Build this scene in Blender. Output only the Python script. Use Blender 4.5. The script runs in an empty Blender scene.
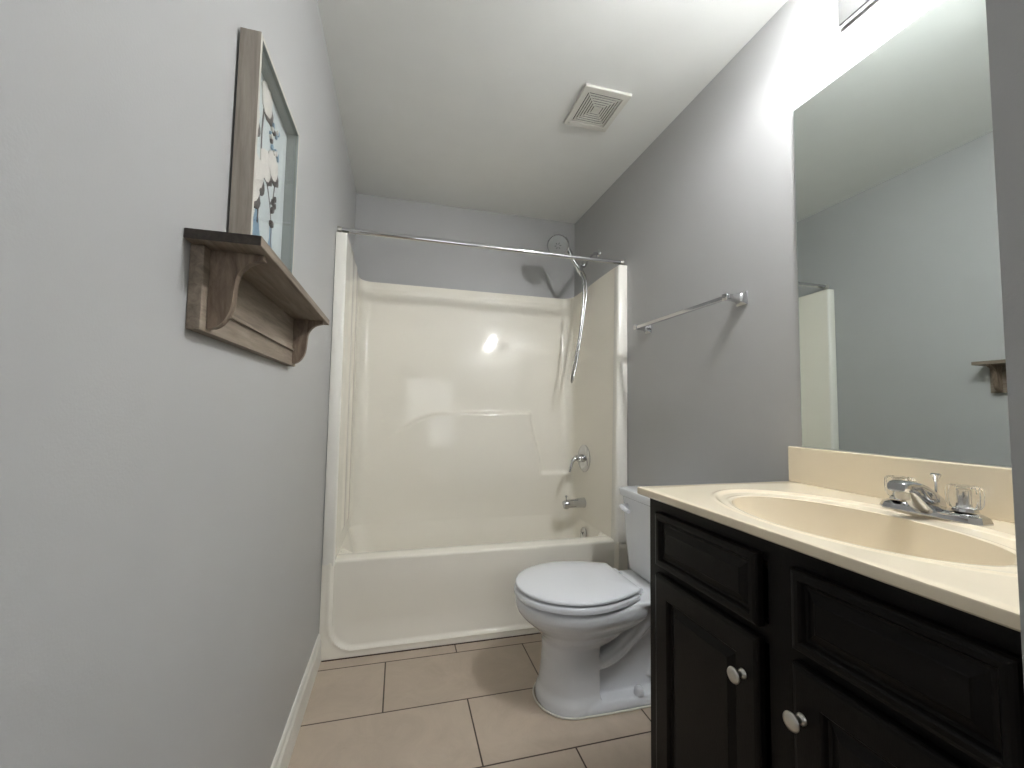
import bpy, bmesh, math, random
from mathutils import Vector, Matrix
random.seed(3)
S = bpy.context.scene
COL = S.collection

# ------------------------------------------------------------------ camera, world, exposure
CAM = (0.3134, 0.0, 1.1179)
cd = bpy.data.cameras.new('camera'); cam = bpy.data.objects.new('camera', cd); COL.objects.link(cam)
cr = Vector((0.96567312, -0.25927943, 0.01579891)); cu = Vector((-0.03086554, -0.05414164, 0.99805611)); cf = Vector((0.25792004, 0.9642836, 0.06028593))
m = Matrix.Identity(4)
for i in range(3):
    m[i][0] = cr[i]; m[i][1] = cu[i]; m[i][2] = -cf[i]; m[i][3] = CAM[i]
cam.matrix_world = m
cd.sensor_fit = 'HORIZONTAL'; cd.sensor_width = 36; cd.lens = 36 * 417.36 / 1024; cd.clip_start = 0.02
S.camera = cam
w = bpy.data.worlds.new('world'); S.world = w; w.use_nodes = True
w.node_tree.nodes['Background'].inputs[0].default_value = (0.8, 0.85, 1, 1)
w.node_tree.nodes['Background'].inputs[1].default_value = 0.05
S.view_settings.view_transform = 'Standard'; S.view_settings.look = 'None'
S.view_settings.exposure = 1.66; S.view_settings.gamma = 1.0; S.view_settings.use_curve_mapping = False
BULB = 168.0
FILL = .95           # strength of the added fill light from the unseen window behind the camera

# ------------------------------------------------------------------ room measures
W, D, H = 1.52, 2.788, 2.492
YF, ZR = 2.047, 0.425            # tub front, tub rim
YB0 = -1.35                      # wall behind the camera

# ------------------------------------------------------------------ materials
def srgb(r, g, b):
    f = lambda c: (c/255/12.92) if c/255 <= .04045 else ((c/255+.055)/1.055)**2.4
    return (f(r), f(g), f(b), 1)
def mat(name, col, rough=.5, metal=0, noise=0, nscale=8, bump=0, bscale=200, coat=0, spec=.5, trans=0, ior=1.45, emis=None, es=0, stretch=None):
    M = bpy.data.materials.new(name); M.use_nodes = True
    nt = M.node_tree; b = nt.nodes['Principled BSDF']
    b.inputs['Base Color'].default_value = col; b.inputs['Roughness'].default_value = rough
    b.inputs['Metallic'].default_value = metal; b.inputs['Coat Weight'].default_value = coat
    b.inputs['Coat Roughness'].default_value = .08
    b.inputs['Specular IOR Level'].default_value = spec; b.inputs['Transmission Weight'].default_value = trans
    b.inputs['IOR'].default_value = ior
    if emis: b.inputs['Emission Color'].default_value = emis; b.inputs['Emission Strength'].default_value = es
    tc = nt.nodes.new('ShaderNodeTexCoord'); src = tc.outputs['Object']
    if stretch:
        mp = nt.nodes.new('ShaderNodeMapping'); mp.inputs['Scale'].default_value = stretch
        nt.links.new(src, mp.inputs[0]); src = mp.outputs[0]
    if noise:
        n = nt.nodes.new('ShaderNodeTexNoise'); n.inputs['Scale'].default_value = nscale; n.inputs['Detail'].default_value = 5
        nt.links.new(src, n.inputs['Vector'])
        r = nt.nodes.new('ShaderNodeMix'); r.data_type = 'RGBA'
        r.inputs[6].default_value = tuple(c*(1-noise) for c in col[:3])+(1,); r.inputs[7].default_value = tuple(min(1, c*(1+noise)) for c in col[:3])+(1,)
        cr_ = nt.nodes.new('ShaderNodeMapRange'); cr_.inputs[1].default_value = .3; cr_.inputs[2].default_value = .7
        nt.links.new(n.outputs[0], cr_.inputs[0]); nt.links.new(cr_.outputs[0], r.inputs[0]); nt.links.new(r.outputs[2], b.inputs['Base Color'])
    if bump:
        n = nt.nodes.new('ShaderNodeTexNoise'); n.inputs['Scale'].default_value = bscale; n.inputs['Detail'].default_value = 3
        nt.links.new(src, n.inputs['Vector'])
        bp = nt.nodes.new('ShaderNodeBump'); bp.inputs['Strength'].default_value = bump; bp.inputs['Distance'].default_value = .002
        nt.links.new(n.outputs[0], bp.inputs['Height']); nt.links.new(bp.outputs[0], b.inputs['Normal'])
    return M
M_wall = mat('grey_wall_paint', srgb(176, 176, 175), .42, noise=.012, nscale=3, bump=.12, bscale=260, spec=.45)
M_ceil = mat('ceiling_paint', srgb(232, 233, 230), .8, noise=.01, bump=.2, bscale=300)
M_trim = mat('white_trim_paint', srgb(226, 224, 216), .35, noise=.02)
M_gel = mat('cream_fibreglass', srgb(243, 238, 225), .06, noise=.012, nscale=2, spec=.45, coat=0, bump=.04, bscale=14)
M_gelw = mat('white_fibreglass_flange', srgb(240, 237, 228), .22, noise=.012, nscale=2)
M_porc = mat('white_porcelain', srgb(225, 227, 230), .08, noise=.01, nscale=2, coat=.5)
M_seat = mat('white_seat_plastic', srgb(226, 228, 232), .12, noise=.01, nscale=2, coat=.3)
M_caulk = mat('white_caulk', srgb(225, 222, 212), .6, noise=.05)
M_chrome = mat('polished_chrome', (.62, .62, .63, 1), .07, 1, noise=.02, nscale=20)
M_nickel = mat('brushed_nickel', (.62, .60, .56, 1), .28, 1, noise=.05, nscale=40)
M_hose = mat('hose_metal', (.46, .46, .46, 1), .2, 1, noise=.1, nscale=300)
M_dark = mat('dark_rubber', srgb(45, 45, 45), .6, noise=.1)
M_marble = mat('cream_cultured_marble', srgb(232, 219, 194), .16, noise=.03, nscale=6, coat=.3)
M_cab = mat('espresso_stained_wood', srgb(13, 10, 9), .36, noise=.18, nscale=4, bump=.15, bscale=60, stretch=(12, 12, 1.2), spec=.2)
M_cabh = mat('espresso_stained_wood_level_grain', srgb(13, 10, 9), .36, noise=.18, nscale=4, bump=.15, bscale=60, stretch=(12, 1.2, 12), spec=.2)
M_clear = mat('clear_acrylic', (.97, .97, .97, 1), .03, 0, trans=1, ior=1.49, noise=.01)
M_glass = mat('clear_picture_glass', (1, 1, 1, 1), .0, 0, trans=1, ior=1.45)
M_vent = mat('white_vent_plastic', srgb(218, 216, 208), .45, noise=.015)
M_ventd = mat('vent_duct_shadow', srgb(52, 46, 42), .8, noise=.1)
M_bulb = mat('lit_bulb', (1, 1, 1, 1), .3, emis=(.97, .985, 1, 1), es=BULB)
M_print = mat('pale_blue_print', srgb(200, 208, 208), .7, noise=.06, nscale=14)
M_lip = mat('pale_frame_face', srgb(190, 186, 176), .5, noise=.08, nscale=10, stretch=(8, 8, 1))
M_in = mat('frame_inner_grey', srgb(150, 156, 152), .6, noise=.05)
M_boll = mat('cotton_white_paint', srgb(226, 222, 214), .8, noise=.08, nscale=30)
M_twig = mat('dark_twig_paint', srgb(84, 76, 72), .8, noise=.2, nscale=40)
M_blue = mat('blue_vase_paint', srgb(128, 160, 182), .7, noise=.15, nscale=30)

def thin_glass():
    nt = M_glass.node_tree; nt.nodes.clear(); L = nt.links.new
    o = nt.nodes.new('ShaderNodeOutputMaterial'); mx = nt.nodes.new('ShaderNodeMixShader'); tr = nt.nodes.new('ShaderNodeBsdfTransparent'); gl = nt.nodes.new('ShaderNodeBsdfGlossy')
    tr.inputs[0].default_value = (.98, .98, .98, 1); gl.inputs['Roughness'].default_value = .02; lw = nt.nodes.new('ShaderNodeLayerWeight'); lw.inputs[0].default_value = .5
    pw = nt.nodes.new('ShaderNodeMath'); pw.operation = 'POWER'; pw.inputs[1].default_value = 5; ml = nt.nodes.new('ShaderNodeMath'); ml.operation = 'MULTIPLY_ADD'; ml.inputs[1].default_value = .5; ml.inputs[2].default_value = .03
    L(lw.outputs['Facing'], pw.inputs[0]); L(pw.outputs[0], ml.inputs[0]); L(ml.outputs[0], mx.inputs[0]); L(tr.outputs[0], mx.inputs[1]); L(gl.outputs[0], mx.inputs[2]); L(mx.outputs[0], o.inputs[0])
thin_glass()
def wood(name, c1, c2, stretch, rough=.6, scale=5):
    M = mat(name, c1, rough)
    nt = M.node_tree; b = nt.nodes['Principled BSDF']
    tc = nt.nodes.new('ShaderNodeTexCoord'); mp = nt.nodes.new('ShaderNodeMapping'); mp.inputs['Scale'].default_value = stretch
    nt.links.new(tc.outputs['Object'], mp.inputs[0])
    n = nt.nodes.new('ShaderNodeTexNoise'); n.inputs['Scale'].default_value = scale; n.inputs['Detail'].default_value = 8; n.inputs['Roughness'].default_value = .65; n.inputs['Distortion'].default_value = .6
    nt.links.new(mp.outputs[0], n.inputs['Vector'])
    r = nt.nodes.new('ShaderNodeValToRGB'); e = r.color_ramp.elements
    e[0].position = .32; e[0].color = c2; e[1].position = .68; e[1].color = c1
    nt.links.new(n.outputs[0], r.inputs[0]); nt.links.new(r.outputs[0], b.inputs['Base Color'])
    bp = nt.nodes.new('ShaderNodeBump'); bp.inputs['Strength'].default_value = .3; bp.inputs['Distance'].default_value = .001
    nt.links.new(n.outputs[0], bp.inputs['Height']); nt.links.new(bp.outputs[0], b.inputs['Normal'])
    return M
M_woody = wood('weathered_oak_along', srgb(150, 137, 122), srgb(108, 95, 82), (14, 1, 14))
M_woodz = wood('weathered_oak_upright', srgb(168, 159, 148), srgb(136, 127, 117), (16, 16, 1.2))
M_woodb = wood('weathered_oak_bracket', srgb(140, 123, 106), srgb(84, 68, 55), (14, 14, 3))

M_wend = wood('dark_end_grain', srgb(66, 58, 51), srgb(40, 34, 29), (20, 20, 20))
def dimming_shade_mat():  # part-transparent material for the added shades that dim the ceiling
    M = mat('added_dimming_shade', (.9, .9, .9, 1), .5); nt = M.node_tree; L = nt.links.new
    o = nt.nodes['Material Output']; tr = nt.nodes.new('ShaderNodeBsdfTransparent'); tr.inputs[0].default_value = (1, 1, 1, 1); tl = nt.nodes.new('ShaderNodeBsdfTranslucent'); tl.inputs[0].default_value = (.8, .8, .8, 1)
    m1 = nt.nodes.new('ShaderNodeMixShader'); m2 = nt.nodes.new('ShaderNodeMixShader'); m1.inputs[0].default_value = .5; m2.inputs[0].default_value = .28
    L(nt.nodes['Principled BSDF'].outputs[0], m1.inputs[1]); L(tl.outputs[0], m1.inputs[2]); L(m1.outputs[0], m2.inputs[1]); L(tr.outputs[0], m2.inputs[2]); L(m2.outputs[0], o.inputs[0])
    m2.inputs[0].default_value = .38
    return M
M_dim_shade = dimming_shade_mat()
def tile_mat():
    M = mat('taupe_floor_tile', srgb(170, 152, 133), .45)
    nt = M.node_tree; b = nt.nodes['Principled BSDF']; L = nt.links.new
    tc = nt.nodes.new('ShaderNodeTexCoord'); mp = nt.nodes.new('ShaderNodeMapping')
    TX, TY, T0, YB = .6257, .3156, .2872, 1.9791
    mp.inputs['Location'].default_value = (-T0 + 10*TX, -(YB-TY) + 11*TY, 0)
    L(tc.outputs['Object'], mp.inputs[0])
    br = nt.nodes.new('ShaderNodeTexBrick')
    for k, v in (('Scale', 1), ('Mortar Size', .003), ('Mortar Smooth', .2), ('Bias', 0), ('Brick Width', TX), ('Row Height', TY)): br.inputs[k].default_value = v
    br.offset = .5; br.offset_frequency = 2
    br.inputs['Color1'].default_value = srgb(194, 178, 160); br.inputs['Color2'].default_value = srgb(188, 172, 154)
    br.inputs['Mortar'].default_value = srgb(76, 61, 50)
    L(mp.outputs[0], br.inputs['Vector'])
    n = nt.nodes.new('ShaderNodeTexNoise'); n.inputs['Scale'].default_value = 5; n.inputs['Detail'].default_value = 8; n.inputs['Roughness'].default_value = .7; n.inputs['Distortion'].default_value = 1.2
    L(tc.outputs['Object'], n.inputs['Vector'])
    mr = nt.nodes.new('ShaderNodeMapRange'); mr.inputs[1].default_value = .3; mr.inputs[2].default_value = .7; mr.inputs[3].default_value = .88; mr.inputs[4].default_value = 1.06
    L(n.outputs[0], mr.inputs[0])
    mx = nt.nodes.new('ShaderNodeMix'); mx.data_type = 'RGBA'; mx.blend_type = 'MULTIPLY'; mx.inputs[0].default_value = 1
    L(br.outputs[0], mx.inputs[6]); L(mr.outputs[0], mx.inputs[7]); L(mx.outputs[2], b.inputs['Base Color'])
    bp = nt.nodes.new('ShaderNodeBump'); bp.inputs['Strength'].default_value = .6; bp.inputs['Distance'].default_value = .002; bp.invert = True
    L(br.outputs['Fac'], bp.inputs['Height']); L(bp.outputs[0], b.inputs['Normal'])
    return M
M_tile = tile_mat()
M_mirror = mat('mirror_silver', (.72, .77, .745, 1), .0, 1)
M_medge = mat('mirror_polished_edge', (.75, .85, .82, 1), .15, .8)

# ------------------------------------------------------------------ geometry helpers
def link(name, bm, m, parent=None, smooth=None, bevel=0, segs=2):
    bmesh.ops.recalc_face_normals(bm, faces=bm.faces) if smooth != 'keep' else None
    me = bpy.data.meshes.new(name); bm.to_mesh(me); bm.free()
    for x in (m if isinstance(m, (list, tuple)) else [m]): me.materials.append(x)
    o = bpy.data.objects.new(name, me); COL.objects.link(o)
    if parent: o.parent = parent
    if bevel:
        md = o.modifiers.new('bevel', 'BEVEL'); md.width = bevel; md.segments = segs; md.limit_method = 'ANGLE'; md.angle_limit = math.radians(35)
        md.harden_normals = False
    if smooth:
        ang = 40 if smooth is True or smooth == 'keep' else smooth
        for p in me.polygons: p.use_smooth = True
        md = o.modifiers.new('sharp', 'EDGE_SPLIT'); md.split_angle = math.radians(ang)
    elif bevel:
        for p in me.polygons: p.use_smooth = False
    return o
def box(bm, x0, x1, y0, y1, z0, z1, mi=0):
    v = [bm.verts.new(p) for p in ((x0,y0,z0),(x1,y0,z0),(x1,y1,z0),(x0,y1,z0),(x0,y0,z1),(x1,y0,z1),(x1,y1,z1),(x0,y1,z1))]
    for f in ((0,3,2,1),(4,5,6,7),(0,1,5,4),(1,2,6,5),(2,3,7,6),(3,0,4,7)):
        bm.faces.new([v[i] for i in f]).material_index = mi
def mbox(*a):
    bm = bmesh.new(); box(bm, *a); return bm
def loft(bm, loops, cap0=True, cap1=True, closed=True, mi=0):
    R = [[bm.verts.new(p) for p in lp] for lp in loops]
    n = len(R[0])
    for a, b in zip(R[:-1], R[1:]):
        for i in range(n if closed else n-1):
            j = (i+1) % n
            bm.faces.new((a[i], a[j], b[j], b[i])).material_index = mi
    if cap0: bm.faces.new(R[0][::-1]).material_index = mi
    if cap1: bm.faces.new(R[-1]).material_index = mi
    return R
def frame_at(d):
    d = Vector(d).normalized(); up = Vector((0, 0, 1)) if abs(d.z) < .9 else Vector((1, 0, 0))
    a = d.cross(up).normalized(); return a, d.cross(a).normalized()
def catmull(pts, n=8):
    P = [Vector(p) for p in pts]; P = [2*P[0]-P[1]] + P + [2*P[-1]-P[-2]]; out = []
    for i in range(1, len(P)-2):
        for k in range(n):
            t = k/n
            out.append(.5*((2*P[i]) + (P[i+1]-P[i-1])*t + (2*P[i-1]-5*P[i]+4*P[i+1]-P[i+2])*t*t + (3*P[i]-P[i-1]-3*P[i+1]+P[i+2])*t**3))
    out.append(P[-2]); return out
def tube(bm, pts, r, n=12, smooth=0, mi=0, flat=1.0):
    if smooth: 
        k0 = len(pts); pts = catmull(pts, smooth)
        if not callable(r) and isinstance(r, (list, tuple)):
            rr = r; r = [rr[min(int(i/smooth), k0-2)]*(1-(i/smooth-min(int(i/smooth), k0-2))) + rr[min(int(i/smooth), k0-2)+1]*(i/smooth-min(int(i/smooth), k0-2)) for i in range(len(pts))]
    pts = [Vector(p) for p in pts]; loops = []
    a = None
    for i, p in enumerate(pts):
        d = (pts[min(i+1, len(pts)-1)] - pts[max(i-1, 0)]).normalized()
        if a is None: a, b = frame_at(d)
        else: a = (a - d*a.dot(d)).normalized(); b = d.cross(a)
        R = r[i] if isinstance(r, (list, tuple)) else r
        loops.append([p + (a*math.cos(t)*flat + b*math.sin(t))*R for t in (2*math.pi*k/n for k in range(n))])
    loft(bm, loops, mi=mi)
def lathe(bm, prof, origin=(0,0,0), axis=(0,0,1), n=32, mi=0):
    ax = Vector(axis).normalized(); a, b = frame_at(ax); o = Vector(origin)
    loft(bm, [[o + ax*h + (a*math.cos(t)+b*math.sin(t))*max(r, 1e-4) for t in (2*math.pi*k/n for k in range(n))] for r, h in prof], mi=mi)
def prism(bm, pts2, fn, d0, d1, mi=0):
    loft(bm, [[fn(u, v, d0) for u, v in pts2], [fn(u, v, d1) for u, v in pts2]], mi=mi)
def sstep(x): x = max(0, min(1, x)); return x*x*(3-2*x)
def thing(name, label, cat, loc=(0,0,0), group=None):
    o = bpy.data.objects.new(name, None); COL.objects.link(o); o.location = loc; o.empty_display_size = .05
    o['label'] = label; o['category'] = cat
    if group: o['group'] = group
    return o
def tag(o, label, cat, group=None):
    o['label'] = label; o['category'] = cat
    if group: o['group'] = group
    return o
def struct(name, bm, m, label=None, bevel=0):
    o = link(name, bm, m, bevel=bevel); o['kind'] = 'structure'
    if label: o['label'] = label
    return o
def base(t):
    """re-base the world-space child meshes onto the thing's origin"""
    off = t.location
    for c in t.children:
        if c.type == 'MESH': c.location = -off
    return t

# ------------------------------------------------------------------ room shell
T = .1
STX, STY = .95, .298       # end face of the short wall right of the vanity
struct('floor', mbox(-T, W+T, YB0-T, D+T, -.06, 0), M_tile, 'taupe rectangular tile floor laid in staggered rows')
struct('ceiling', mbox(-T, W+T, YB0-T, D+T, H, H+.08), M_ceil, 'off-white painted ceiling')
struct('wall_left', mbox(-T, 0, YB0, D, 0, H), M_wall, 'grey painted wall with the shelf')
struct('wall_right', mbox(W, W+T, YB0, D, 0, H), M_wall, 'grey painted wall with mirror and towel bar')
struct('wall_back', mbox(-T, W+T, D, D+T, 0, H), M_wall, 'grey painted wall above the tub')
struct('wall_front', mbox(-T, W+T, YB0-T, YB0, 0, H), M_wall, 'grey painted wall behind the viewer')
struct('wall_stub', mbox(STX, W, .16, STY, 0, H), M_wall, 'end of the short grey wall right of the vanity')
def baseboard(name, y0, y1):
    bm = bmesh.new(); pr = [(0,0),(.013,0),(.013,.088),(.011,.094),(.0085,.100),(.008,.112),(.005,.120),(0,.122)]
    prism(bm, pr, lambda u, v, d: (u, d, v), y0, y1)
    return struct(name, bm, M_trim, 'white painted baseboard along the left wall')
baseboard('baseboard_left', YB0, YF-.002)

# ------------------------------------------------------------------ tub and surround, one piece of fibreglass
def build_surround():
    t = thing('bathtub_surround', 'cream one-piece fibreglass bathtub and shower surround filling the far end of the room', 'bathtub', (W/2, YF, 0))
    # plan of the inside at height z: left, back, right walls with rounded corners
    def plan(z, closed):
        k = (z-ZR)
        xl, xr = .050 + (.004*max(0, 1-k/1.5) if k >= 0 else .004), W-.052 - (.02*max(0, 1-k/1.5) if k >= 0 else .02)
        yb = 2.650 + .052*max(k, -.05) + .020*sstep((z-1.25)/.65); yf = YF + .095; r = .075
        if k < 0:
            q = -k/(ZR-.07); s = .055*q + .05*sstep((q-.7)/.3)
            xl += s*1.9*(1 if q < .8 else 1.1); xr -= s*.85; yb -= s*.8; yf += s*.7; r = .075 + .07*q
        P = []
        nS, nC, nB = 16, 8, 96
        y0 = yf if closed else YF + .012
        # left side front -> back
        ystart = y0 + (r if closed else 0)
        for i in range(nS): P.append((xl, ystart + (yb-r-ystart)*i/nS))
        for i in range(nC): a = math.pi - math.pi/2*i/nC; P.append((xl+r+r*math.cos(a), yb-r+r*math.sin(a)))
        for i in range(nB+1): P.append((xl+r+(xr-xl-2*r)*i/nB, yb))
        for i in range(1, nC+1): a = math.pi/2 - math.pi/2*i/nC; P.append((xr-r+r*math.cos(a), yb-r+r*math.sin(a)))
        for i in range(1, nS+1): P.append((xr, yb-r+(ystart-(yb-r))*i/nS))
        if closed:
            for i in range(1, nC+1): a = 0 - math.pi/2*i/nC; P.append((xr-r+r*math.cos(a), yf+r+r*math.sin(a)))
            for i in range(1, 41): P.append((xr-r-(xr-xl-2*r)*i/40, yf))
            for i in range(1, nC): a = -math.pi/2 - math.pi/2*i/nC; P.append((xl+r+r*math.cos(a), yf+r+r*math.sin(a)))
        return P
    # basin
    bm = bmesh.new()
    zs = [ZR, ZR-.004, ZR-.012, .39, .34, .28, .22, .17, .13, .10, .085, .075, .07]
    loops = [[(x, y, z) for x, y in plan(z, True)] for z in zs]
    # roll the front edge of the rim into the basin
    loft(bm, loops, cap0=False, cap1=True)
    b = link('tub_basin', bm, M_gel, t, smooth=50)
    # wall panels with the moulded ledge on the back
    def ledge(x):     # height of the step line on the back panel
        if x < .26: return .93
        if x < .60: u = (x-.26)/.34; return .935 + .15*math.sin(u*math.pi/2)**.9
        if x < 1.150: return 1.085 + .015*(x-.6)/.55
        if x < 1.235: u = (x-1.15)/.085; return 1.10 - .40*sstep(.12 + u*.88) + .0
        return .70
    bm = bmesh.new(); ztop = lambda y: 1.93 - .022*sstep((y-2.1)/.6)
    NZ = 170; loops = []
    for k in range(NZ+1):
        q = k/NZ; lp = []
        for x, y in plan(ZR + q*(1.92-ZR), False):
            z = ZR + q*(ztop(y)-ZR); yy = y; xx = x
            if y > 2.6 and .10 < x < W-.06:
                # signed distance below the ledge line
                d = ledge(x) - z
                if x > 1.14 and x < 1.24 and z > .70 and z < 1.10:
                    xe = 1.155 + .075*sstep((1.10-z)/.40); d = min(d if x < 1.15 else 9, (xe-x)*1.0)
                amp = .032 * sstep((x-.22)/.30)
                if x > 1.24: amp = .032
                yy -= amp*sstep(d/.022+.5) * sstep((z-.43)/.32) * (sstep((W-.075-x)/.05) if x > 1.3 else 1)
            # moulded flutes in the left side panel
            if x < .14 and z > .5:
                yl = y
                for yc in (2.30, 2.50):
                    xx += .004*math.exp(-((yl-yc)/.035)**2)
            # soft mould lines near the top of the back panel
            if y > 2.6: yy -= .006*sstep((z-1.845)/.02)
            lp.append((xx, yy, z))
        loops.append(lp)
    R = loft(bm, loops, cap0=False, cap1=False, closed=False)
    # top cap reaching back to the wall
    top = R[-1]; out = []
    for v in top:
        x, y, z = v.co
        if y > 2.60 and .13 < x < W-.13: q_ = (x, D-.001, z)
        elif x < .76: q_ = (.001, y if y < 2.6 else y + (D-.001-y)*sstep((x-.04)/.06), z)
        else: q_ = (W-.001, y if y < 2.6 else y + (D-.001-y)*sstep((W-.04-x)/.06), z)
        out.append(bm.verts.new(q_))
    for i in range(len(top)-1): bm.faces.new((top[i], top[i+1], out[i+1], out[i]))
    link('wall_panels', bm, M_gel, t, smooth=60)
    # front frame: flanges + apron as a height field on the plane y = YF
    bm = bmesh.new()
    NX, NZ2 = 190, 62; zt = ZR-.012
    def sd(x, z):   # >0 inside the recessed apron panel (rounded lower corners)
        xl, xr, zb, r = .040, W-.062, .034, .115
        dx = min(x-xl, xr-x); dz = z-zb
        if dx < r and dz < r: return r - math.hypot(r-dx, r-dz)
        return min(dx, dz)
    def inset(x, z):
        s = sd(x, z)
        bead = .005*math.exp(-((s+.003)/.005)**2)
        return .014*sstep(s/.011) - bead + (.010*sstep(s/.12)*(1-sstep((z-.05)/.30)))
    rows = []
    for k in range(NZ2+1):
        z = zt*k/NZ2; rows.append([bm.verts.new((.002+(W-.004)*i/NX, YF+inset(.002+(W-.004)*i/NX, z), z)) for i in range(NX+1)])
    for k in range(NZ2):
        for i in range(NX): bm.faces.new((rows[k][i], rows[k][i+1], rows[k+1][i+1], rows[k+1][i]))
    # rolled rim from the top of the apron to the basin
    last = rows[-1]; xs = [v.co.x for v in last]; y0s = [v.co.y for v in last]
    for a in range(1, 7):
        th = math.pi/2*a/6
        cur = [bm.verts.new((x, y + .012*(1-math.cos(th)), zt + .012*math.sin(th))) for x, y in zip(xs, y0s)]
        for i in range(NX): bm.faces.new((last[i], last[i+1], cur[i+1], cur[i]))
        last = cur
    for yy, zz in ((YF+.06, ZR+.002), (YF+.09, ZR+.002), (YF+.105, ZR-.002), (YF+.112, ZR-.01)):
        cur = [bm.verts.new((x, yy, zz)) for x in xs]
        for i in range(NX): bm.faces.new((last[i], last[i+1], cur[i+1], cur[i]))
        last = cur
    # fill the rim corners beside the rounded basin
    for c in (0, 1):
        xa, xb = (.002, .16) if c == 0 else (W-.16, W-.002)
        bm.faces.new([bm.verts.new(p) for p in ((xa, YF+.05, ZR-.001), (xb, YF+.05, ZR-.001), ((.072 if c == 0 else W-.074) , YF+.178, ZR-.001), (xa if c == 0 else W-.002, YF+.178, ZR-.001))] if c == 0 else [bm.verts.new(p) for p in ((xa, YF+.05, ZR-.001), (xb, YF+.05, ZR-.001), (xb, YF+.178, ZR-.001), (W-.074, YF+.178, ZR-.001))])
    link('apron', bm, M_gel, t, smooth=50)
    # upright front flanges
    for s in (0, 1):
        bm = bmesh.new()
        x0, x1 = (.002, .050) if s == 0 else (W-.054, W-.002)
        n = 40; lp0 = []
        # flange section, lofted upwards; inner edge rolls into the side panel
        z0 = ZR-.02; secs = []
        for k in range(2):
            z = z0 if k == 0 else 1.93
            inner = (.004 if s == 0 else .020) if k == 0 else 0
            if s == 0: pr = [(x0, YF), (x1-.008+inner*.6, YF), (x1-.003+inner*.6, YF+.003), (x1+inner, YF+.010), (x1+inner, YF+.05), (x0, YF+.05)]
            else: pr = [(x1, YF), (x0+.008-inner*.6, YF), (x0+.003-inner*.6, YF+.003), (x0-inner, YF+.010), (x0-inner, YF+.05), (x1, YF+.05)]
            secs.append([(a, b_, z) for a, b_ in pr])
        loft(bm, secs)
        link('front_flange', bm, M_gelw, t, smooth=45, bevel=.002)
    # overflow plate and drain
    o = bmesh.new(); lathe(o, [(.038, 0), (.038, .004), (.034, .008), (.012, .010)], (1.434, 2.42, .358), (-1, 0, .15), 32)
    ov = link('overflow_plate', o, M_chrome, t, smooth=40); ov['label'] = 'round chrome overflow plate'
    o = bmesh.new(); tube(o, [(1.426, 2.42, .348), (1.416, 2.42, .372)], .005, 8); link('trip_lever', o, M_chrome, ov, smooth=True)
    o = bmesh.new(); lathe(o, [(.035, 0), (.035, .003), (.02, .005)], (1.18, 2.42, .0705), (0, 0, 1), 32)
    link('drain', o, M_chrome, t, smooth=40)
    base(t)
    bm = mbox(.016, W-.002, YF-.004, YF+.004, 0, .004)
    j = link('tub_base_joint', bm, mat('dark_joint_line', srgb(78, 62, 50), .8, noise=.2), t); j.location = -t.location; j['label'] = 'dark grout line along the tub base'
build_surround()

# ------------------------------------------------------------------ curtain rod
def build_rod():
    t = thing('shower_curtain_rod', 'bare silver curtain rod spanning above the tub opening', 'curtain rod', (W/2, 2.10, 1.962))
    bm = bmesh.new(); tube(bm, [(.006, 2.098, 1.962), (W-.006, 2.098, 1.962)], .0125, 20); link('rod', bm, M_chrome, t, smooth=40)
    for x, d in ((.0, 1), (W, -1)):
        bm = bmesh.new(); lathe(bm, [(.0165, 0), (.0165, .004), (.015, .010), (.0135, .02)], (x+.0005*d, 2.098, 1.962), (d, 0, 0), 24); link('end_flange', bm, M_nickel, t, smooth=40)
    base(t)
build_rod()

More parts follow.
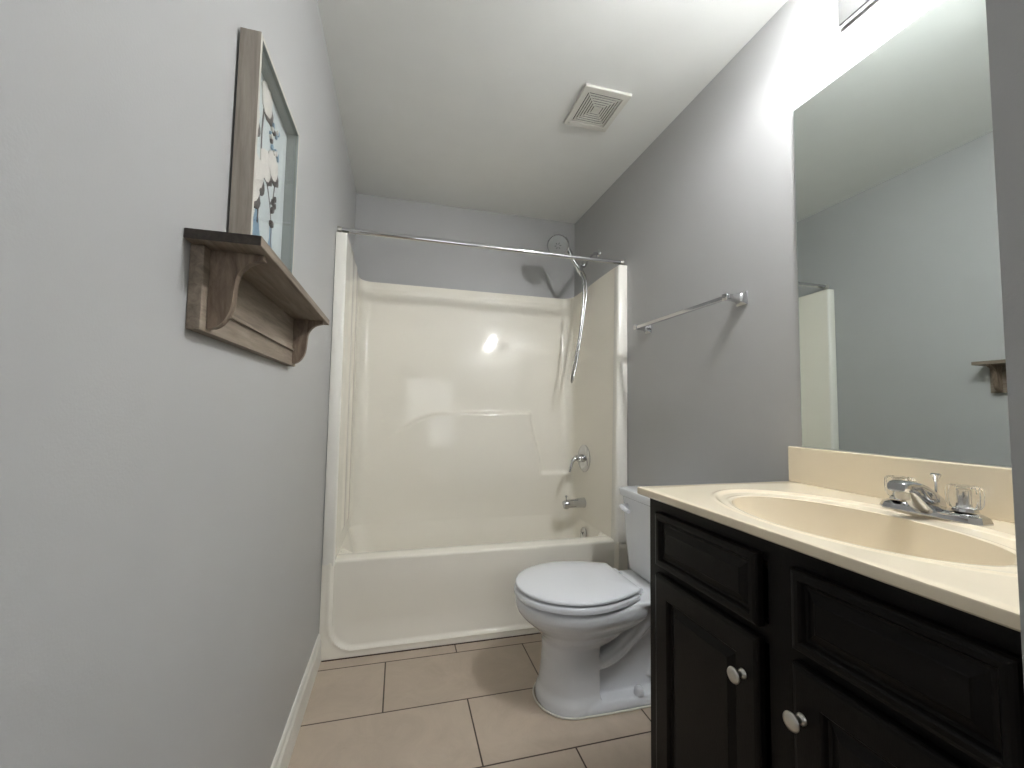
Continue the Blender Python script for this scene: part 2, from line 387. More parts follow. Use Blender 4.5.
# ------------------------------------------------------------------ shower arm and hand shower
def build_shower():
    AY = 2.405
    t = thing('hand_shower', 'chrome oval hand shower with hanging metal hose on its arm above the tub', 'shower head', (W, AY, 2.12))
    bm = bmesh.new(); lathe(bm, [(.028, 0), (.027, .004), (.018, .010), (.011, .013)], (W, AY, 2.125), (-1, 0, 0), 28); link('wall_flange', bm, M_chrome, t, smooth=40)
    bm = bmesh.new(); tube(bm, [(W, AY, 2.125), (1.485, AY, 2.122), (1.455, AY, 2.095), (1.425, AY, 2.052)], .0105, 14, 6); link('arm_pipe', bm, M_chrome, t, smooth=True)
    bm = bmesh.new(); lathe(bm, [(.013, -.012), (.016, -.008), (.017, .012), (.014, .018), (.012, .03)], (1.425, AY, 2.05), (-.58, 0, -.82), 20)
    tube(bm, [(1.412, AY, 2.032), (1.385, AY-.014, 2.014)], .013, 14)
    lathe(bm, [(.017, -.018), (.0185, 0), (.017, .018)], (1.374, AY-.024, 2.002), (-.55, -.14, .77), 20)
    link('holder', bm, M_chrome, t, smooth=40); h = t
    P0 = Vector((1.379, AY-.024, 1.986)); P1 = Vector((1.30, AY-.035, 2.125)); hc = Vector((1.224, AY-.05, 2.128))
    bm = bmesh.new(); tube(bm, [P0, Vector((1.362, AY-.026, 2.016)), Vector((1.332, AY-.026, 2.058)), Vector((1.305, AY-.020, 2.110)), Vector((1.284, AY-.016, 2.146)), Vector((1.252, AY-.026, 2.160))], [.0095, .0135, .015, .018, .023, .025], 16, 8); link('handle', bm, M_chrome, h, smooth=True)
    ax = Vector((-.42, -.72, -.55)).normalized()      # spray face looks down towards the room
    bm = bmesh.new(); lathe(bm, [(.014, -.034), (.036, -.029), (.057, -.016), (.068, 0), (.070, .006), (.068, .010)], hc, ax, 40)
    hd = link('spray_head', bm, M_chrome, h, smooth=40)
    bm = bmesh.new(); lathe(bm, [(.060, .009), (.060, .0115), (.052, .0125), (.027, .0125), (.025, .0135)], hc, ax, 40); fc = link('spray_face', bm, mat('spray_face_grey', srgb(160, 162, 161), .35, .3, noise=.05), hd, smooth=40)
    a, b = frame_at(ax)
    bm = bmesh.new()
    for r, n in ((.012, 6), (.018, 6)):
        for k in range(n):
            q = 2*math.pi*k/n; c = hc + ax*.0115 + (a*math.cos(q)+b*math.sin(q))*r
            lathe(bm, [(.0028, 0), (.0022, .0035)], c, ax, 8)
    link('nozzles', bm, M_dark, hd, smooth=40)
    # hose loop, seen nearly edge on
    bm = bmesh.new()
    hp = [P0, (1.392, 2.366, 1.95), (1.396, 2.360, 1.898), (1.391, 2.355, 1.764), (1.367, 2.350, 1.58), (1.346, 2.350, 1.46), (1.330, 2.358, 1.37), (1.326, 2.372, 1.312), (1.336, 2.392, 1.290),
          (1.355, 2.410, 1.325), (1.380, 2.420, 1.415), (1.412, 2.430, 1.583), (1.437, 2.430, 1.753), (1.448, 2.426, 1.880), (1.436, 2.416, 1.960), (1.408, 2.404, 2.002), (1.396, AY-.004, 2.022)]
    tube(bm, hp, .0062, 10, 10); link('hose', bm, M_hose, h, smooth=True)
    for q, d in ((P0, (.5, .1, -1)), (Vector((1.396, AY-.004, 2.022)), (.5, .3, -1))):
        bm = bmesh.new(); d = Vector(d).normalized(); lathe(bm, [(.010, -.006), (.010, .018), (.008, .026)], q, d, 16); link('hose_nut', bm, M_chrome, h, smooth=40)
    base(h)
build_shower()

# ------------------------------------------------------------------ valve and spout on the right surround panel
def build_valve():
    X = 1.4505; y, z = 2.455, .815
    t = thing('shower_valve', 'round chrome shower valve with curved lever on the surround above the spout', 'faucet', (X, y, z))
    bm = bmesh.new(); lathe(bm, [(.085, -.004), (.085, .003), (.078, .009), (.05, .013), (.03, .015)], (X, y, z), (-1, 0, 0), 44); link('escutcheon', bm, M_chrome, t, smooth=40)
    bm = bmesh.new(); lathe(bm, [(.026, .01), (.025, .03), (.022, .045), (.016, .052)], (X, y, z), (-1, 0, 0), 28); link('hub', bm, M_chrome, t, smooth=40)
    bm = bmesh.new(); tube(bm, [(X-.040, y, z+.004), (X-.062, y-.006, z+.002), (X-.085, y-.012, z-.018), (X-.098, y-.018, z-.05), (X-.106, y-.022, z-.082)], [.018, .015, .011, .009, .007], 14, 6); link('lever', bm, M_chrome, t, smooth=True)
    base(t)
    X = 1.447; y, z = 2.45, .540
    s = thing('tub_spout', 'chrome tub spout with diverter knob below the shower valve', 'faucet', (X, y, z))
    bm = bmesh.new(); tube(bm, [(X+.004, y, z), (X-.02, y, z), (X-.07, y, z-.002), (X-.115, y, z-.004), (X-.135, y, z-.008)], [.032, .030, .027, .025, .021], 24, 4)
    lathe(bm, [(.018, -.012), (.019, .014), (.016, .024)], (X-.118, y, z-.008), (0, 0, -1), 20); link('spout_body', bm, M_chrome, s, smooth=40)
    bm = bmesh.new(); lathe(bm, [(.004, 0), (.004, .018), (.008, .020), (.008, .028), (.004, .031)], (X-.118, y, z+.018), (0, 0, 1), 16); link('diverter_knob', bm, M_chrome, s, smooth=40)
    base(s)
build_valve()

# ------------------------------------------------------------------ toilet
def build_toilet():
    YC = 1.595
    t = thing('toilet', 'white two-piece toilet with closed lid between the tub and the vanity', 'toilet', (1.15, YC, 0))
    def egg(xf, xb, hw, z, hb=None, n=64, xm=None, dy=0, p=1.0):
        """closed outline, front at xf (towards -x), back at xb"""
        hb = hw*.7 if hb is None else hb
        xm = xf + (xb-xf)*.52 if xm is None else xm
        pts = []; nf = n//2; nb = n//4
        for i in range(nf):
            a = -math.pi/2 + math.pi*i/nf; pts.append((xm-(xm-xf)*abs(math.cos(a))**p, YC+hw*math.sin(a)))
        for i in range(nb): s = i/nb; pts.append((xm+(xb-xm)*s, YC+hw+(hb-hw)*s**1.8))
        c = n-nf-2*nb + nb
        for i in range(8): s = i/8; pts.append((xb, YC+hb-2*hb*s))
        for i in range(nb): s = 1-i/nb; pts.append((xm+(xb-xm)*s, YC-(hw+(hb-hw)*s**1.8)))
        return [(x, y+dy, z) for x, y in pts]
    # --- ceramic bowl and foot, one fused body
    bm = bmesh.new()
    L = [(.858,1.36,.132,0,.12),(.860,1.36,.131,.03,.12),(.872,1.34,.120,.06,.10),(.880,1.32,.115,.12,.095),(.884,1.32,.115,.18,.095),(.882,1.31,.117,.225,.098),(.872,1.30,.124,.25,.10),(.850,1.29,.141,.275,.108),(.820,1.275,.166,.300,.125),(.797,1.265,.184,.320,.135),(.782,1.26,.196,.338,.142),(.775,1.26,.202,.355,.143),(.774,1.26,.203,.375,.143),(.778,1.258,.200,.386,.14),(.79,1.25,.188,.390,.13)]
    # front column only up to x 1.06, the back is narrower and open under the rim
    loops = []
    for xf, xb, hw, z, hb in L:
        if z < .25: loops.append(egg(xf, 1.075, hw, z, hw*.90, xm=.985))
        else:
            q = sstep((z-.22)/.13); loops.append(egg(xf, 1.075+(xb-1.075)*q, hw, z, hw*.9+(hb-hw*.9)*q, xm=.985+.02*q))
    loft(bm, loops)
    # rear spine and foot plate
    def rr(x0, x1, hw, z, r=.03, n=6):
        P = []
        for cx, cy, a0 in ((x1-r, hw-r, 0), (x0+r, hw-r, 90), (x0+r, -hw+r, 180), (x1-r, -hw+r, 270)):
            for i in range(n+1): a = math.radians(a0+90*i/n); P.append((cx+r*math.cos(a), YC+cy+r*math.sin(a), z))
        return P
    loft(bm, [rr(.99, 1.455, .136, 0), rr(.99, 1.455, .136, .016), rr(.99, 1.450, .130, .026), rr(1.0, 1.44, .122, .034)])
    loft(bm, [rr(.98, 1.43, .072, .02), rr(.98, 1.42, .060, .12), rr(.98, 1.42, .058, .22), rr(.98, 1.45, .085, .32), rr(1.0, 1.50, .135, .37), rr(1.10, 1.505, .16, .380), rr(1.10, 1.505, .16, .394)])
    # trapway bulges on both sides
    for s in (-1, 1):
        tube(bm, [(1.02, YC+s*.060, .165), (1.08, YC+s*.070, .160), (1.15, YC+s*.074, .185), (1.22, YC+s*.078, .245), (1.28, YC+s*.084, .305), (1.32, YC+s*.09, .35)], [.030, .034, .036, .036, .036, .034], 16, 6)
        tube(bm, [(1.02, YC+s*.09, .245), (1.10, YC+s*.095, .262), (1.18, YC+s*.10, .31), (1.25, YC+s*.11, .355)], [.026, .028, .028, .024], 14, 6)
        tube(bm, [(1.34, YC+s*.05, .33), (1.37, YC+s*.062, .25), (1.36, YC+s*.062, .15), (1.33, YC+s*.058, .06)], [.032, .034, .036, .036], 14, 6)
    o = link('bowl', bm, M_porc, t)
    r = o.modifiers.new('fuse', 'REMESH'); r.mode = 'VOXEL'; r.voxel_size = .0045; r.use_smooth_shade = True
    sm = o.modifiers.new('soften', 'SMOOTH'); sm.factor = .5; sm.iterations = 7
    # --- caulk bead round the foot
    bm = bmesh.new()
    out = [(x, y) for x, y, z in egg(.852, 1.075, .136, 0, .132, xm=.985)]
    front = out[:32]; path = [(1.45, YC-.140, .004), (1.2, YC-.140, .004), (1.06, YC-.139, .004)] + [(x, y, .004) for x, y in front] + [(1.06, YC+.139, .004), (1.45, YC+.140, .004)]
    tube(bm, path, .0035, 8); cb = link('caulk_bead', bm, M_caulk, t, smooth=60); cb['label'] = 'white caulk bead around the foot'
    # --- seat ring and lid
    def pad(name, xf, xb, hw, hb, z0, z1, dome, m):
        bm = bmesh.new(); xc = (xf+xb)/2; zs = []
        prof = [(0, z0), (0, z0), (.0, z0+(z1-z0)*.3), (.0, z1-(z1-z0)*.4), (.003, z1-(z1-z0)*.12), (.008, z1), (.03, z1+dome*.45), (.07, z1+dome*.85), (.12, z1+dome)]
        lps = []
        for i, (ins, z) in enumerate(prof):
            if i == 0: ins = .014
            elif i == 1: ins = 0; z = z0+.002
            lps.append(egg(xf+ins, xb-ins*.9, hw-ins, z, hb-ins*.75, n=96))
        loft(bm, lps)
        return link(name, bm, m, t, smooth=50)
    pad('seat', .768, 1.226, .208, .138, .3975, .4215, 0, M_seat)
    pad('lid', .773, 1.228, .2055, .137, .4275, .4405, .009, M_seat)
    for s in (-1, 1):
        bm = bmesh.new(); prism(bm, [(1.222, .404), (1.262, .404), (1.262, .418), (1.252, .428), (1.222, .430)], lambda u, v, d: (u, d, v), YC+s*.085-.02, YC+s*.085+.02); link('hinge', bm, M_seat, t, bevel=.004)
    for s in (-1, 1):
        bm = bmesh.new(); lathe(bm, [(.019, 0), (.019, .006), (.017, .020), (.012, .028), (.004, .031)], (1.235, YC+s*.110, .034), (0, 0, 1), 24); c = link('bolt_cap', bm, M_seat, t, smooth=50); c['label'] = 'white round bolt cap'
    # --- tank
    def rt(x0, x1, hw, z, r=.035): return rr(x0, x1, hw, z, r, 8)
    bm = bmesh.new(); loft(bm, [rt(1.352, 1.508, .165, .399), rt(1.346, 1.508, .172, .41), rt(1.338, 1.510, .190, .55), rt(1.334, 1.510, .202, .70), rt(1.333, 1.510, .204, .722)]); link('tank', bm, M_porc, t, smooth=40)
    bm = bmesh.new(); loft(bm, [rt(1.330, 1.513, .207, .7225), rt(1.322, 1.514, .214, .728), rt(1.320, 1.514, .216, .752), rt(1.324, 1.513, .212, .759), rt(1.34, 1.50, .196, .764)]); link('tank_lid', bm, M_porc, t, smooth=40)
    bm = bmesh.new(); lathe(bm, [(.020, 0), (.020, .006), (.014, .012), (.012, .024)], (1.336, YC+.150, .680), (-1, 0, 0), 24); lv = link('flush_lever', bm, M_seat, t, smooth=50)
    bm = bmesh.new(); tube(bm, [(1.318, YC+.150, .680), (1.309, YC+.145, .680), (1.304, YC+.12, .678), (1.306, YC+.085, .672)], [.013, .014, .012, .010], 12, 5); link('lever_arm', bm, M_seat, lv, smooth=60)
    base(t)
build_toilet()

# ------------------------------------------------------------------ vanity cabinet
VY0, VY1, VX, VZ = .305, 1.032, .990, .886     # right end, left end, face frame plane, top
def build_vanity():
    t = thing('vanity_cabinet', 'espresso wood vanity cabinet with raised panel fronts under the cream sink top', 'cabinet', ((VX+W)/2, (VY0+VY1)/2, 0))
    bm = bmesh.new()
    box(bm, VX+.02, W-.002, VY1-.018, VY1, 0, VZ); box(bm, VX+.02, W-.002, VY0, VY0+.018, 0, VZ)
    box(bm, VX+.02, W-.002, VY0+.018, VY1-.018, .10, .118); box(bm, W-.012, W-.002, VY0+.018, VY1-.018, .118, VZ)
    link('body', bm, M_cab, t)
    bm = bmesh.new()
    for y0, y1 in ((VY1-.05, VY1), (.600, .650), (VY0, VY0+.02)): box(bm, VX, VX+.0199, y0, y1, .10, VZ)
    for y0, y1 in ((.650, VY1-.05), (VY0+.02, .600)):
        for z0, z1 in ((.10, .15), (.690, .725), (.840, VZ)): box(bm, VX, VX+.0199, y0, y1, z0, z1)
    link('face_frame', bm, M_cab, t)
    bm = mbox(VX+.06, VX+.075, VY0+.018, VY1-.018, 0, .10); link('toe_kick', bm, M_cab, t)
    # raised panel front built as a height field stepped in rings
    def front(name, y0, y1, z0, z1, m, wd=.038, recess=True, parent=t):
        bm = bmesh.new(); XF = .971
        # (inset from edge, x)
        R = [(0, VX-.0005), (0, XF+.006), (.002, XF+.0025), (.005, XF+.001), (.009, XF), (wd, XF), (wd+.003, XF+.003), (wd+.006, XF+.009), (wd+.010, XF+.0095), (wd+.012, XF+.0095), (wd+.026, XF+.004), (wd+.028, XF+.0025)]
        lps = [[(x, y0+i, z0+i), (x, y1-i, z0+i), (x, y1-i, z1-i), (x, y0+i, z1-i)] for i, x in R]
        loft(bm, lps); return link(name, bm, m, parent)
    def knob(p, y, z):
        bm = bmesh.new(); lathe(bm, [(.0095, 0), (.009, .003), (.0055, .006), (.005, .013), (.0075, .018), (.0140, .020), (.0150, .0225), (.0140, .0245), (.010, .0265), (.004, .027)], (.971, y, z), (-1, 0, 0), 28)
        k = link('knob', bm, M_nickel, p, smooth=40); k['label'] = 'round satin nickel knob'
    front('drawer_front', .660, .986, .717, .853, M_cabh, .016)
    f2 = front('false_drawer_front', VY0+.006, .590, .717, .853, M_cabh, .016)
    d1 = front('door', .660, .986, .118, .697, M_cab, .050); knob(d1, .694, .614)
    d2 = front('door', VY0+.006, .590, .118, .697, M_cab, .050); knob(d2, .571, .614)
    base(t)
build_vanity()

# ------------------------------------------------------------------ counter with moulded sink
def build_counter():
    x0, x1, y0, y1, z1, z0 = .963, W-.001, STY+.001, 1.056, .907, .887
    t = thing('sink_countertop', 'cream cultured marble vanity top with moulded oval sink and backsplash', 'sink', ((x0+x1)/2, (y0+y1)/2, z0))
    cx, cy = 1.180, .652
    bm = bmesh.new(); NX, NY = 270, 370
    def h(x, y):
        ax_ = .150 if x > cx else .150
        ro = math.sqrt(((x-1.203)/.190)**2 + ((y-cy)/.298)**2)     # outer moulded oval
        ri = math.sqrt(((x-cx)/.147)**2 + ((y-cy)/.236)**2)       # bowl edge
        z = -.0045*(1-sstep((ro-.97)/.05)) + .0022*math.exp(-((ro-1.03)/.022)**2)
        z += .002*math.exp(-((ri-1.06)/.03)**2)
        if ri < 1.02: 
            q = max(0, min(1, (1.02-ri)/1.02)); z -= .135*(1-(1-q)**6.5) if q > 0 else 0
        return z1 + z
    X0, X1, Y0, Y1 = x0+.004, x1, y0, y1-.004
    ths = [2*math.pi*k/288 for k in range(288)] + [math.atan2(yy-cy, xx-cx) % (2*math.pi) for xx in (X0, X1) for yy in (Y0, Y1)]
    ths = sorted(ths); radii = []
    def root(f, c, s_):
        lo_, hi_ = 0.0, 1.0
        for _ in range(40):
            md = (lo_+hi_)/2
            if f(cx+c*md, cy+s_*md) < 1: lo_ = md
            else: hi_ = md
        return lo_
    loops = []
    for th in ths:
        c, s_ = math.cos(th), math.sin(th)
        rb = root(lambda x, y: math.hypot((x-cx)/(.147*1.02), (y-cy)/(.236*1.02)), c, s_)
        ro_ = root(lambda x, y: math.hypot((x-1.203)/(.190*1.09), (y-cy)/(.298*1.09)), c, s_)
        rr_ = min([((X1 if c > 0 else X0)-cx)/c if abs(c) > 1e-9 else 9, ((Y1 if s_ > 0 else Y0)-cy)/s_ if abs(s_) > 1e-9 else 9])
        ro_ = min(ro_, rr_*.985)
        qs = [rb*(1-(1-k/34)**2.2) for k in range(1, 34)] + [rb*.9992] + [rb+(ro_-rb)*k/26 for k in range(0, 27)] + [ro_+(rr_-ro_)*k/4 for k in range(1, 5)]
        loops.append([(cx+c*q, cy+s_*q) for q in qs])
    V = [[bm.verts.new((x, y, h(x, y))) for x, y in lp] for lp in loops]
    ce = bm.verts.new((cx, cy, h(cx, cy)))
    for a in range(len(V)):
        b_ = (a+1) % len(V)
        bm.faces.new((ce, V[a][0], V[b_][0]))
        for k in range(len(V[a])-1): bm.faces.new((V[a][k], V[a][k+1], V[b_][k+1], V[b_][k]))
    bd = [v[-1] for v in V]
    side = lambda ax, val, key: sorted([v for v in bd if abs(v.co[ax]-val) < 1e-5], key=key)
    # rounded front and left edge
    def strip(line, outs):
        last = line
        for f in outs:
            cur = [bm.verts.new(f(v.co)) for v in line]
            for a in range(len(line)-1): bm.faces.new((last[a], last[a+1], cur[a+1], cur[a]))
            last = cur
    fr = side(0, X0, lambda v: v.co.y); lf = side(1, Y1, lambda v: v.co.x)
    strip(fr, [lambda c: (x0+.0012, c.y, z1-.0012), lambda c: (x0, c.y, z1-.004), lambda c: (x0, c.y, z0+.003), lambda c: (x0+.003, c.y, z0), lambda c: (x0+.1, c.y, z0)])
    strip(lf, [lambda c: (c.x, y1-.0012, z1-.0012), lambda c: (c.x, y1, z1-.004), lambda c: (c.x, y1, z0+.003), lambda c: (c.x, y1-.003, z0), lambda c: (c.x, y1-.1, z0)])
    rt_ = side(1, Y0, lambda v: v.co.x); strip(rt_, [lambda c: (c.x, y0, z0)])
    a_ = [bm.verts.new(p) for p in ((x0+.0012, y1-.004, z1-.0012), (x0+.0012, y1-.0012, z1-.0012), (x0+.004, y1-.0012, z1-.0012), (x0+.004, y1-.004, z1))]; bm.faces.new(a_)
    for q0, q1 in (((x0, z1-.004), (x0, z0+.003)),):
        bm.faces.new([bm.verts.new(p) for p in ((x0, y1-.004, z1-.004), (x0, y1-.004, z0+.003), (x0+.004, y1, z0+.003), (x0+.004, y1, z1-.004))])
        bm.faces.new([bm.verts.new(p) for p in ((x0, y1-.004, z1-.004), (x0+.0012, y1-.004, z1-.0012), (x0+.004, y1-.0012, z1-.0012), (x0+.004, y1, z1-.004))])
    link('top', bm, M_marble, t, smooth=35)
    bm = mbox(W-.022, W-.001, y0, y1-.001, z1-.001, 1.0155); link('backsplash', bm, M_marble, t, bevel=.0035, segs=3)
    bm = bmesh.new(); lathe(bm, [(.024, 0), (.024, .004), (.018, .006), (.017, .002), (.016, .012), (.010, .014)], (cx, cy, z1-.132), (0, 0, 1), 28); link('drain', bm, M_chrome, t, smooth=40)
    base(t)
build_counter()

# ------------------------------------------------------------------ basin faucet
def build_faucet():
    FX, FY, Z = 1.418, .643, .9072
    t = thing('sink_faucet', 'chrome centerset sink faucet with clear acrylic knobs on the vanity top', 'faucet', (FX, FY, Z))
    bm = bmesh.new()
    def sec(z, i, j):
        a, b, c = .029-i, .090-j, .014
        return [(FX-a, FY-b+c, z), (FX-a+c, FY-b, z), (FX+a-c, FY-b, z), (FX+a, FY-b+c, z), (FX+a, FY+b-c, z), (FX+a-c, FY+b, z), (FX-a+c, FY+b, z), (FX-a, FY+b-c, z)]
    loft(bm, [sec(Z, 0, 0), sec(Z+.004, 0, 0), sec(Z+.013, .003, .003), sec(Z+.018, .009, .010)]); link('base_plate', bm, M_chrome, t, smooth=30)
    # spout: wide arch from the base reaching over the bowl
    bm = bmesh.new(); lps = []
    P = [(FX+.016, .018, .018, .008), (FX+.008, .022, .022, .018), (FX-.010, .028, .022, .025), (FX-.028, .034, .020, .030), (FX-.046, .044, .019, .026), (FX-.062, .054, .018, .019), (FX-.074, .060, .018, .0145), (FX-.086, .0625, .019, .0125), (FX-.096, .062, .0185, .0115), (FX-.101, .0615, .0165, .009)]
    n = 20
    for x, zc, hw, hh in P:
        lps.append([(x, FY + hw*math.copysign(abs(math.cos(a))**.5, math.cos(a)), Z+zc+hh*math.copysign(abs(math.sin(a))**.6, math.sin(a))) for a in (2*math.pi*k/n for k in range(n))])
    loft(bm, lps); link('spout', bm, M_chrome, t, smooth=50)
    bm = bmesh.new(); lathe(bm, [(.0125, 0), (.0125, .016), (.0105, .018)], (FX-.083, FY, Z+.054), (0, 0, -1), 20); link('aerator', bm, M_nickel, t, smooth=40)
    for s in (-1, 1):
        y = FY+s*.056
        bm = bmesh.new(); lathe(bm, [(.020, 0), (.018, .006), (.011, .010), (.010, .016)], (FX, y, Z+.021), (0, 0, 1), 24); link('handle_stem', bm, M_chrome, t, smooth=40)
        bm = bmesh.new(); lps = []; n = 48
        for r, z in ((.019, .026), (.023, .028), (.0268, .036), (.028, .054), (.027, .066), (.0235, .071), (.015, .0715), (.0145, .0685)):
            fl = .0022 if .035 < z < .07 and r > .02 else .0006
            lps.append([(FX+(r-fl*(1+math.cos(8*a))/1)*math.cos(a), y+(r-fl*(1+math.cos(8*a)))*math.sin(a), Z+z) for a in (2*math.pi*k/n for k in range(n))])
        loft(bm, lps); k_ = link('knob_handle', bm, M_clear, t, smooth=40); k_['label'] = 'clear fluted acrylic knob'
        bm = bmesh.new(); lathe(bm, [(.0055, .034), (.0055, .060), (.009, .061), (.009, .0635)], (FX, y, Z), (0, 0, 1), 16); link('knob_screw', bm, M_chrome, k_, smooth=40)
    bm = bmesh.new(); lathe(bm, [(.0028, 0), (.0028, .050), (.0045, .053), (.0045, .056), (.009, .064), (.0095, .067), (.006, .069)], (FX+.018, FY, Z+.018), (0, 0, 1), 18); link('lift_rod', bm, M_chrome, t, smooth=40)
    base(t)
build_faucet()

# ------------------------------------------------------------------ mirror
bm = bmesh.new(); box(bm, W-.006, W-.0005, STY+.003, 1.0185, 1.017, 2.095, 1)
bm.faces.ensure_lookup_table()
lps = [[(W-.006, y0, z0), (W-.006, y1, z0), (W-.006, y1, z1), (W-.006, y0, z1)] for y0, y1, z0, z1 in ((STY+.003, 1.0185, 1.017, 2.095),)]
b = [bm.verts.new(p) for p in ((W-.0062, STY+.005, 1.019), (W-.0062, 1.0165, 1.019), (W-.0062, 1.0165, 2.093), (W-.0062, STY+.005, 2.093))]
bm.faces.new(b).material_index = 0
mo = link('vanity_mirror', bm, [M_mirror, M_medge]); tag(mo, 'large frameless rectangular mirror above the vanity backsplash', 'mirror')

# ------------------------------------------------------------------ vanity light
def build_light():
    t = thing('vanity_light', 'chrome bar vanity light with three lit globe bulbs above the mirror', 'light', (W, .655, 2.28))
    bm = mbox(W-.020, W-.001, .445, .862, 2.232, 2.345); link('back_plate', bm, M_chrome, t, bevel=.004)
    for y in (.79, .655, .52):
        bm = bmesh.new(); lathe(bm, [(.030, 0), (.030, .006), (.022, .010), (.022, .015), (.008, .018), (.008, .088), (.018, .092), (.018, .122)], (W-.019, y, 2.312), (-1, 0, 0), 24); s = link('socket', bm, M_chrome, t, smooth=40)
        bm = bmesh.new(); lathe(bm, [(.010, -.042), (.012, -.030)] + [(.028*math.sin(a), -.028*math.cos(a)) for a in [math.radians(d) for d in range(28, 180, 8)]], (W-.172, y, 2.312), (-1, 0, 0), 28)
        link('bulb', bm, M_bulb, s, smooth=60)
        bm = bmesh.new(); pr = [(.019, .075), (.024, .072), (.036, .060), (.050, .040), (.060, .018), (.062, .012)]  # unseen bell shades added to cut the direct light on the ceiling
        lathe(bm, pr + [(r_-.003, z_-.001) for r_, z_ in pr[::-1]], (W-.172, y, 2.312), (0, 0, 1), 32)
        link('added_shade', bm, M_dim_shade, s, smooth=60)
    base(t)
build_light()

# ------------------------------------------------------------------ glowing window added behind the camera as unseen fill light
def build_fill_window():
    x0, x1, z0, z1, y = .42, 1.16, .95, 2.12, YB0
    bm = bmesh.new()
    for a in ((x0-.06, x1+.06, z0-.06, z0), (x0-.06, x1+.06, z1, z1+.06), (x0-.06, x0, z0, z1), (x1, x1+.06, z0, z1)): box(bm, a[0], a[1], y, y+.025, a[2], a[3])
    o = struct('fill_window_1', bm, M_trim, 'added glowing window behind the viewer giving unseen fill light', bevel=.003)
    M_fill = mat('fill_light_glass', (.8, .82, .84, 1), .4, noise=.02, emis=(.96, .98, 1, 1), es=FILL)
    p = link('fill_pane', mbox(x0, x1, y+.004, y+.010, z0, z1), M_fill, o)
    link('fill_window_bar', mbox(x0, x1, y+.011, y+.020, (z0+z1)/2-.012, (z0+z1)/2+.012), M_trim, o)
build_fill_window()

# ------------------------------------------------------------------ towel bar
def build_bar():
    t = thing('towel_bar', 'empty square chrome towel bar on the grey wall left of the mirror', 'towel bar', (W, 1.55, 1.54))
    z = 1.537
    for y in (1.245, 1.845):
        bm = bmesh.new(); q = lambda x, s: [(x, y-s, z-s), (x, y+s, z-s), (x, y+s, z+s), (x, y-s, z+s)]
        loft(bm, [q(W-.0005, .026), q(W-.005, .026), q(W-.008, .0225), q(W-.013, .017), q(W-.025, .0125), q(W-.045, .0105), q(W-.062, .0105), q(W-.078, .013), q(W-.080, .012)]); link('post', bm, M_chrome, t, smooth=30, bevel=.001)
    bm = mbox(W-.0775, W-.0605, 1.225, 1.865, z-.008, z+.008)
    link('bar', bm, M_chrome, t, bevel=.0015); base(t)
build_bar()

# ------------------------------------------------------------------ exhaust vent
def build_vent():
    x0, x1, y0, y1 = 1.026, 1.244, 1.540, 1.788; z = H-.014
    t = thing('exhaust_vent', 'white square exhaust fan grille with concentric slots on the ceiling', 'vent', ((x0+x1)/2, (y0+y1)/2, H))
    bm = bmesh.new()
    cx, cy = (x0+x1)/2, (y0+y1)/2; a, b = (x1-x0)/2, (y1-y0)/2
    def ring(bm, s0, s1, za, zb, mi=0):
        o = [[(cx+sx*a*s, cy+sy*b*s, zz) for sx, sy in ((-1,-1),(1,-1),(1,1),(-1,1))] for s, zz in ((s0, zb), (s0, za), (s1, za), (s1, zb))]
        R = [[bm.verts.new(p) for p in lp] for lp in o]
        for k in range(4):
            A, B = R[k], R[(k+1) % 4]
            for i in range(4): bm.faces.new((A[i], A[(i+1)%4], B[(i+1)%4], B[i])).material_index = mi
    ring(bm, 1.0, .74, z, H-.0005); link('frame', bm, M_vent, t, bevel=.003)
    bm = bmesh.new()
    for k in range(6):
        s = .70 - k*.105; ring(bm, s, s-.062, z+.001, z+.0035)
    # four diagonal ribs carry the rings
    for sx in (-1, 1):
        for sy in (-1, 1): tube(bm, [(cx+sx*a*.08, cy+sy*b*.08, z+.005), (cx+sx*a*.76, cy+sy*b*.76, z+.005)], .002, 6)
    box(bm, cx-a*.10, cx+a*.10, cy-b*.10, cy+b*.10, z+.001, z+.0035)
    link('louvers', bm, M_vent, t)
    bm = mbox(cx-a*.74, cx+a*.74, cy-b*.74, cy+b*.74, z+.0075, z+.0085); link('duct_shadow_sheet', bm, M_ventd, t)  # dark sheet standing in for the shadow inside the duct
    for sy in (-1, 1):
        for sx in ((-1, 1) if sy > 0 else ()):
            bm = bmesh.new(); lathe(bm, [(.0045, 0), (.004, .0015), (.001, .002)], (cx+sx*a*.80, cy+sy*b*.86, z), (0, 0, -1), 12); link('screw', bm, M_nickel, t, smooth=40)
    base(t)
build_vent()

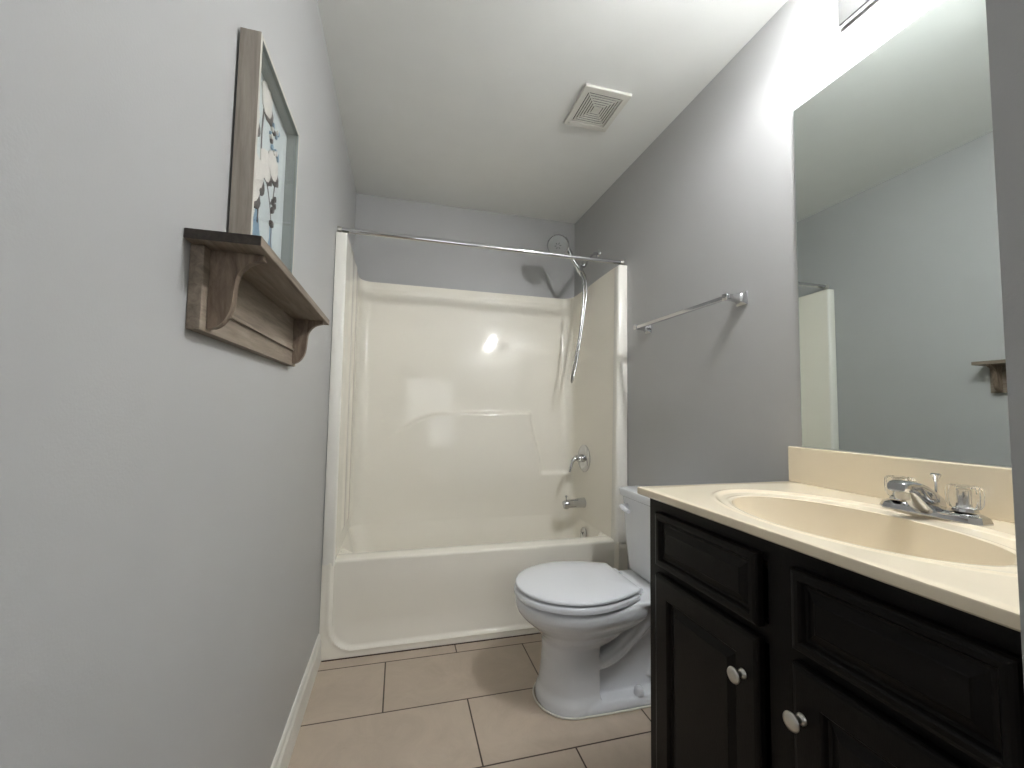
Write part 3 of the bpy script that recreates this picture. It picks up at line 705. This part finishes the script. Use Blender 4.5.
# ------------------------------------------------------------------ wall shelf
def build_shelf():
    t = thing('wall_shelf', 'weathered brown wooden bracket shelf on the left wall holding the framed picture', 'shelf', (0, 1.02, 1.23))
    bm = mbox(.0005, .102, .700, 1.340, 1.360, 1.376)
    for f in bm.faces:
        if abs(f.calc_center_median().y - 1.02) > .3: f.material_index = 1
    link('shelf_board', bm, [M_woody, M_wend], t, bevel=.0015)
    bm = mbox(.0005, .019, .722, 1.318, 1.230, 1.3598); link('back_board', bm, M_woody, t, bevel=.001)
    bm = mbox(.0192, .024, .760, 1.275, 1.270, 1.276); link('cross_bead', bm, M_woody, t, bevel=.001)
    # ogee profile of the brackets (u out from the wall board, v height)
    pr = [(.0195, 1.3595), (.094, 1.3595), (.094, 1.352)]
    for i in range(1, 9): a = math.pi/2*i/8; pr.append((.092-.037*math.sin(a), 1.352-.002-.042*(1-math.cos(a))))
    pr += [(.0545, 1.302)]
    for i in range(1, 9): a = math.pi/2*i/8; pr.append((.0205+.033*math.cos(a), 1.290-.0545*math.sin(a)))
    pr += [(.0195, 1.2345)]
    for y0, y1 in ((.742, .760), (1.275, 1.293)):
        bm = bmesh.new(); prism(bm, pr, lambda u, v, d: (u, d, v), y0, y1); link('bracket', bm, M_woodb, t, bevel=.0012)
    base(t)
build_shelf()

# ------------------------------------------------------------------ framed picture
def build_picture():
    y0, y1, z0, z1, xf = .846, 1.157, 1.3765, 1.822, .040
    t = thing('framed_picture', 'grey wood shadow box frame with pale blue cotton branch print on the shelf', 'picture', (.02, (y0+y1)/2, z0))
    wd = .009
    for nm, a in (('frame_side', (y0, y0+wd, z0, z1)), ('frame_side', (y1-wd, y1, z0, z1)), ('frame_rail', (y0+wd, y1-wd, z0, z0+wd)), ('frame_rail', (y0+wd, y1-wd, z1-wd, z1))):
        bm = bmesh.new(); box(bm, .004, xf, *a)
        for f in bm.faces:
            n = f.calc_center_median()
            if abs(n.x-xf) < 1e-5: f.material_index = 1
            if (nm == 'frame_side' and abs(n.y-(a[1] if a[0] == y0 else a[0])) < 1e-5) or (nm == 'frame_rail' and abs(n.z-(a[3] if a[2] == z0 else a[2])) < 1e-5): f.material_index = 2
        link(nm, bm, [M_woodz, M_lip, M_in], t, bevel=.0008)
    X = .012
    bm = bmesh.new(); box(bm, .005, X, y0+wd, y1-wd, z0+wd, z1-wd, 0)
    E = [.0003]
    def poly(pts, mi):
        E[0] += .00012
        lo_ = [bm.verts.new((X-.001, y, z)) for y, z in pts]; hi = [bm.verts.new((X+E[0], y, z)) for y, z in pts]
        bm.faces.new(hi).material_index = mi
        for i in range(len(pts)): j = (i+1) % len(pts); bm.faces.new((lo_[i], lo_[j], hi[j], hi[i])).material_index = mi
    def blob(y, z, ry, rz, mi, n=14, j=.12):
        poly([(y+ry*math.cos(a)*(1+random.uniform(-j, j)), z+rz*math.sin(a)*(1+random.uniform(-j, j))) for a in (2*math.pi*k/n for k in range(n))], mi)
    def stroke(p, w):
        for (ya, za), (yb, zb) in zip(p[:-1], p[1:]):
            d = math.hypot(yb-ya, zb-za); ny, nz = -(zb-za)/d*w, (yb-ya)/d*w
            poly([(ya-ny, za-nz), (yb-ny, zb-nz), (yb+ny, zb+nz), (ya+ny, za+nz)], 2)
    poly([(y0+.04, z0+.03), (y1-.035, z0+.03), (y1-.035, z1-.04), (y0+.04, z1-.04)], 4)
    # glass vases
    for vy, vz, s in ((1.055, 1.385+.0, 1.0), (.958, 1.385, 1.15)):
        poly([(vy-.026*s, vz+.015), (vy+.026*s, vz+.015), (vy+.030*s, vz+.05*s), (vy+.022*s, vz+.085*s), (vy+.009*s, vz+.115*s), (vy+.009*s, vz+.15*s), (vy-.009*s, vz+.15*s), (vy-.009*s, vz+.115*s), (vy-.022*s, vz+.085*s), (vy-.030*s, vz+.05*s)], 3)
    stroke([(1.057, 1.47), (1.058, 1.53), (1.040, 1.575), (1.022, 1.60), (1.0, 1.62)], .0022)
    stroke([(1.040, 1.575), (1.060, 1.60), (1.066, 1.63)], .0016)
    stroke([(.962, 1.50), (.966, 1.60), (.962, 1.70), (.968, 1.755)], .0026)
    for y, z in ((1.0, 1.645), (1.048, 1.668), (.985, 1.78), (.95, 1.60), (.905, 1.70), (.925, 1.56)):
        blob(y+.010, z-.016, .034, .022, 2); blob(y-.004, z, .036, .032, 1); blob(y+.008, z+.012, .024, .020, 1)
    for k in range(16): blob(random.uniform(.99, 1.07), random.uniform(1.69, 1.765), .006, .006, random.choice((1, 3, 3, 2)), 7)
    for k in range(7): blob(1.055+random.uniform(-.012, .012), random.uniform(1.53, 1.60), .004, .007, 2, 6)
    link('print', bm, [M_print, M_boll, M_twig, M_blue, mat('pale_mat_paint', srgb(208, 217, 216), .7, noise=.05, nscale=10)], t)
    bm = mbox(xf-.006, xf-.004, y0+wd, y1-wd, z0+wd, z1-wd); link('glass_pane', bm, M_glass, t)
    base(t)
build_picture()
